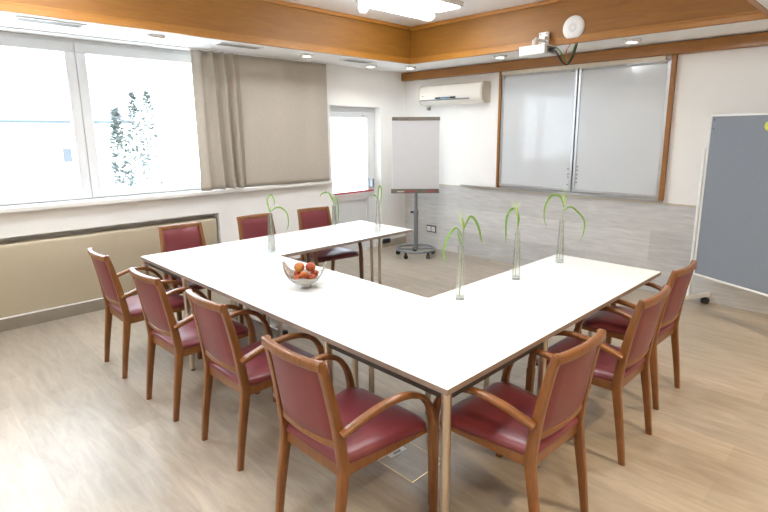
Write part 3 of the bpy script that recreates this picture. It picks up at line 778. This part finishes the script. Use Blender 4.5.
cable('hanging_network_cable', [(-2.505,5.065,2.615), (-2.56,5.05,2.57), (-2.60,5.04,2.50), (-2.59,5.03,2.42), (-2.562,5.04,2.392), (-2.545,5.07,2.45), (-2.55,5.12,2.53), (-2.565,5.15,2.577)], 'orange_cable', 'orange network cable hanging below the access point', .004)

# ------------------------------------------------------------------ soffit downlights and vents
dl = [(-5.01,1.98,'between the first and second soffit vents'), (-4.99,3.62,'above the middle of the curtain'), (-5.20,4.78,'above the glass door, smaller look'), (-4.96,5.28,'above the room corner'), (-3.545,5.283,'left of the projector'), (-2.075,5.32,'right of the access point')]
d0 = None
for i, (x, y, s) in enumerate(dl):
    if d0 is None:
        d0 = o = empty('downlight')
        rg = MB().lathe([(.050, -.001), (.082, -.001), (.084, -.010), (.074, -.024), (.058, -.030), (.050, -.022)], 28).build('trim_ring', M['downring'], o)
        MB().lathe([(.0, -.034), (.030, -.031), (.049, -.020), (.049, -.0005)], 24).build('lens', M['downlens'], o)
    else: o = copy_tree(d0)
    o.location = (x, y, ZS-.0005); tag(o, 'round recessed ceiling downlight in the soffit, '+s, 'downlight', 'downlights in the soffit')
v0 = None
for i, (x, y, s) in enumerate([(-4.975, 1.17, 'above the left window sash'), (-4.985, 2.79, 'above the left edge of the curtain'), (-5.03, 4.42, 'nearest the glass door')]):
    if v0 is None:
        v0 = o = empty('air_vent')
        MB().box(-.085, .085, -.235, -.215, -.010, 0).box(-.085, .085, .215, .235, -.010, 0).box(-.085, -.065, -.215, .215, -.010, 0).box(.065, .085, -.215, .215, -.010, 0).build('frame', M['whiteplastic'], o, bevel=.002)
        MB().box(-.064, .064, -.214, .214, -.003, -.0005).build('backing', M['ventdark'], o, smooth=0)
        m = MB()
        for k in range(7):
            q = -.056+.112*k/6; m.box(q-.006, q+.004, -.213, .213, -.008, -.0035)
        m.build('slats', M['slat'], o, smooth=0)
    else: o = copy_tree(v0)
    o.location = (x, y, ZS-.0005); tag(o, 'rectangular slotted air vent in the white soffit, '+s, 'vent', 'air vents in the soffit')

# ------------------------------------------------------------------ ceiling luminaires
lu = [(-3.72, 4.02, 'white fluorescent ceiling luminaire with one round tube cover in the coffer corner'), (-1.75, 2.3, None), (-3.97, .9, None), (-1.75, -.3, None)]
l0 = None
for x, y, s in lu:
    if l0 is None:
        l0 = o = empty('ceiling_luminaire')
        MB().box(-.29, .20, -.54, .54, -.045, 0).build('housing', M['whiteplastic'], o, bevel=.01)
        q = -.215
        P = [(q, -.52, -.074), (q, -.505, -.074), (q, -.46, -.074), (q, .46, -.074), (q, .505, -.074), (q, .52, -.074)]
        MB().tube(P, [.012, .044, .056, .056, .044, .012], 20).build('tube_cover', M['tube'], o, smooth=60)
        MB().box(-.12, .17, -.50, .50, -.056, -.0455).build('flat_diffuser', M['tube'], o, bevel=.004)
    else: o = copy_tree(l0)
    o.location = (x, y, ZC-.0005)
    tag(o, s or 'white fluorescent ceiling luminaire in the coffer above the tables', 'ceiling light', 'luminaires in the coffer')
tag(MB().lathe([(.0, -.13), (.035, -.122), (.058, -.095), (.062, -.06), (.05, -.03), (.05, 0)], 24).build('motion_sensor', M['whiteplastic'], loc=(-4.20, 3.76, ZC-.0005)), 'white dome shaped sensor on the ceiling beside the luminaire', 'sensor')

# ------------------------------------------------------------------ wall socket, floor hatch
so = empty('wall_socket', (-5.005, YB-.0185, .295), 0, 'double wall socket with dark frame on the panelling behind the flipchart', 'socket')
MB().box(-.092, .092, -.010, 0, -.052, .052).build('frame', M['black'], so, bevel=.003)
for q in (-.043, .043):
    MB().box(q-.037, q+.037, -.014, -.0105, -.037, .037).build('insert', M['whiteplastic'], so, bevel=.004)
    for k in (-.01, .01): MB().tube([(q+k,-.0142,0), (q+k,-.0150,0)], .004, 8).build('socket_hole', M['black'], so)
fh = empty('floor_hatch', (-1.682, 1.792, 0), 0, 'square floor outlet hatch edged in brass under the front table', 'floor hatch')
MB().box(-.125, .125, -.118, .118, .0005, .0022).build('lid', M['floor'], fh, smooth=0)
e = MB(); a, b, t = .125, .118, .0035
e.box(-a-t, a+t, -b-t, -b, .0005, .004).box(-a-t, a+t, b, b+t, .0005, .004).box(-a-t, -a, -b, b, .0005, .004).box(a, a+t, -b, b, .0005, .004).build('brass_edge', M['brass'], fh, smooth=0)
hp = MB().box(-.120, -.082, -.055, .062, .0023, .006).build('handle_plate', M['whiteplastic'], fh, bevel=.001)
MB().box(-.109, -.094, -.022, .028, .0061, .0068).build('grip', M['grey'], hp, smooth=0)

# ------------------------------------------------------------------ rolling pinboard
pn = empty('rolling_pinboard', (-1.371, 5.527, 0), R(-27), 'grey felt pinboard in a white frame on a rolling stand at right', 'pinboard')
Wp, z0, z1 = 1.22, .338, 1.862; t = .018
MB().box(t, Wp-t, -.010, .010, z0+t, z1-t).build('felt_panel', M['pinfelt'], pn, smooth=0)
fm = MB(); fm.box(0, Wp, -.016, .016, z0, z0+t).box(0, Wp, -.016, .016, z1-t, z1).box(0, t, -.016, .016, z0+t, z1-t).box(Wp-t, Wp, -.016, .016, z0+t, z1-t)
fm.build('panel_frame', M['whitemetal'], pn, bevel=.003)
for x, sgn in ((-.032, 1), (Wp+.032, -1)):
    MB().box(x-.014, x+.014, -.014, .014, .115, 1.56).build('post', M['whitemetal'], pn, bevel=.004)
    MB().tube([(x, 0, 1.0), (x+sgn*.03, 0, 1.0)], .008, 8).build('pivot', M['whitemetal'], pn)
    ft = MB().box(x-.02, x+.02, -.27, .268, .075, .115).build('foot_bar', M['whitemetal'], pn, bevel=.004)
    for y in (-.24, .225):
        cs = MB().box(x-.010, x+.010, y-.012, y+.012, .040, .075).build('caster', M['black'], ft, bevel=.003)
        for q in (-.017, .017): MB().tube([(x+q-.009, y, .034), (x+q+.009, y, .034)], .033, 18).build('wheel', M['black'], cs)
for z in (1.815, 1.735): MB().tube([(.045,-.010,z), (.045,-.014,z)], .006, 10).build('screw', M['black'], pn)
c_, s_ = math.cos(R(-27)), math.sin(R(-27))
def onpin(x, y): return (-1.371+x*c_-y*s_, 5.527+x*s_+y*c_)
x, y = onpin(.030, -.0105)
o = empty('push_pin', (x, y, .405), R(-27), 'red push pin at the lower left corner of the grey pinboard', 'push pin')
MB().tube([(0,0,0), (0,-.006,0), (0,-.018,0)], [.004, .009, .007], 10).build('pin_head', M['red'], o)
x, y = onpin(.565, -.0105)
o = empty('round_badge', (x, y, 1.755), R(-27), 'yellow-green round badge pinned near the pinboard top', 'badge')
MB().tube([(0,0,0), (0,-.006,0), (0,-.010,0)], [.040, .040, .030], 24).build('badge_disc', M['yellow'], o)

# ------------------------------------------------------------------ outside the window
struct(MB().box(-60, XL-.32, -40, 50, -.6, -.5).build('ground', M['ground'], smooth=0))
hs = empty('neighbour_house', (-20, 1.5, -.5), 0, 'pale neighbouring house with a thin gutter line seen through the window', 'house')
MB().box(-6, 0, -9, 4.9, 0, 2.55).build('house_wall', M['house'], hs, smooth=0)
MB().add([(.5,-9.4,2.62), (.5,5.2,2.62), (-3,5.2,4.6), (-3,-9.4,4.6), (-6.5,-9.4,2.62), (-6.5,5.2,2.62)], [(0,1,2,3), (3,2,5,4), (0,3,4), (1,5,2)]).build('house_roof', M['houseroof'], hs, smooth=0)
MB().tube([(.55,-9.4,2.60), (.55,5.2,2.60)], .045, 10).build('gutter', M['gutter'], hs)
for y in (.3, 2.8): 
    wv = MB().box(0.002, .05, y, y+.75, 1.0, 2.0).build('house_window', M['house'], hs, smooth=0)
    MB().box(.051, .06, y+.25, y+.5, 1.3, 1.75).build('house_pane', M['housewin'], wv, smooth=0)
MB().box(-2.4, -1.7, -.2, .5, 3.2, 4.6).build('chimney', M['houseroof'], hs, smooth=0)
def conifer(x, y, h, r, lab):
    t_ = empty('conifer_tree', (x, y, -.5), random.random()*6, lab, 'tree', 'pale conifers outside the window')
    MB().tube([(0,0,0), (0,0,h*.9)], [.07, .02], 8).build('trunk', M['trunk'], t_)
    mb = MB()
    for k in range(800):
        q = random.random()**.8; z = .25+q*(h-.3); rr = r*(1-q)**.75*random.uniform(.45, 1)+.02; a = random.random()*2*PI
        s_ = random.uniform(.05, .11); p = Vector((rr*math.cos(a), rr*math.sin(a), z))
        d1 = Vector((math.cos(a), math.sin(a), random.uniform(-.3,.8))).normalized(); d2 = Vector((-math.sin(a), math.cos(a), random.uniform(-.4,.4))).normalized()
        mb.add([p-d2*s_*.5, p+d1*s_*1.4, p+d2*s_*.5, p-d1*s_*.6], [(0,1,2), (0,2,3)])
    mb.build('foliage', M['conifer'], t_, smooth=0)
conifer(-13.2, 4.16, 2.85, .36, 'small pale conifer outside, left of the tall pair')
conifer(-15.2, 5.24, 3.35, .45, 'pale conifer outside, middle of the three')
conifer(-17.2, 6.35, 3.55, .58, 'tall pale conifer outside, right of the other two')

# ------------------------------------------------------------------ light
wd = bpy.data.worlds.new('sky'); SC.world = wd; wd.use_nodes = True
bg = wd.node_tree.nodes['Background']; bg.inputs[0].default_value = (.78,.89,1,1); bg.inputs[1].default_value = 5.3
def area(name, loc, rot, sx, sy, power, col=(1,1,1), portal=False):
    L = bpy.data.lights.new(name, 'AREA'); L.shape = 'RECTANGLE'; L.size = sx; L.size_y = sy; L.energy = power; L.color = col
    if portal: L.cycles.is_portal = True
    o = bpy.data.objects.new(name, L); COL.objects.link(o); o.location = loc; o.rotation_euler = rot; return o
area('window_portal', (-5.78, 1.43, 1.82), (0, R(-90), 0), 1.5, 3.9, 1, portal=True)
area('door_portal', (-5.78, 4.83, 1.4), (0, R(-90), 0), 1.2, .8, 1, portal=True)
def spot(name, loc, power, col, size=R(120), target=None):
    L = bpy.data.lights.new(name, 'SPOT'); L.energy = power; L.color = col; L.spot_size = size; L.spot_blend = .8; L.shadow_soft_size = .06
    o = bpy.data.objects.new(name, L); COL.objects.link(o); o.location = loc; return o
for i, (x, y) in enumerate([(.3,4.6), (.3,2.6), (.3,.6), (-1.5,-1.8), (-3.5,-1.8)]):  # unseen warm spots without fixtures, added as fill for the right side
    spot('fill_and_downlight_spot', (x, y, ZS-.02), 88, (1,.78,.50))
for x, y, s in dl: spot('fill_and_downlight_spot', (x, y, ZS-.02), 12, (1,.9,.75))

# ------------------------------------------------------------------ camera
cam = bpy.data.cameras.new('camera'); co = bpy.data.objects.new('camera', cam); COL.objects.link(co)
r0 = Vector((0.71341328, 0.70072904, -0.00450626)); r1 = Vector((0.13794488, -0.14674094, -0.97950922)); r2 = Vector((-0.6870318, 0.69817327, -0.20134892))
mt = Matrix.Identity(4)
for i in range(3):
    mt[i][0] = r0[i]; mt[i][1] = -r1[i]; mt[i][2] = -r2[i]
mt.translation = (0, 0, 1.715); co.matrix_world = mt
cam.sensor_width = 36; cam.lens = 516.7557*36/768; cam.shift_x = (384-398.475)/768; cam.shift_y = (238.694-256)/768
cam.clip_start = .05; cam.clip_end = 200
SC.camera = co
SC.view_settings.view_transform = 'Standard'; SC.view_settings.look = 'None'; SC.view_settings.exposure = 0.92
SC.cycles.max_bounces = 10; SC.cycles.diffuse_bounces = 6; SC.cycles.transparent_max_bounces = 24
SC.cycles.sample_clamp_indirect = 6
SC.cycles.caustics_reflective = False; SC.cycles.caustics_refractive = False
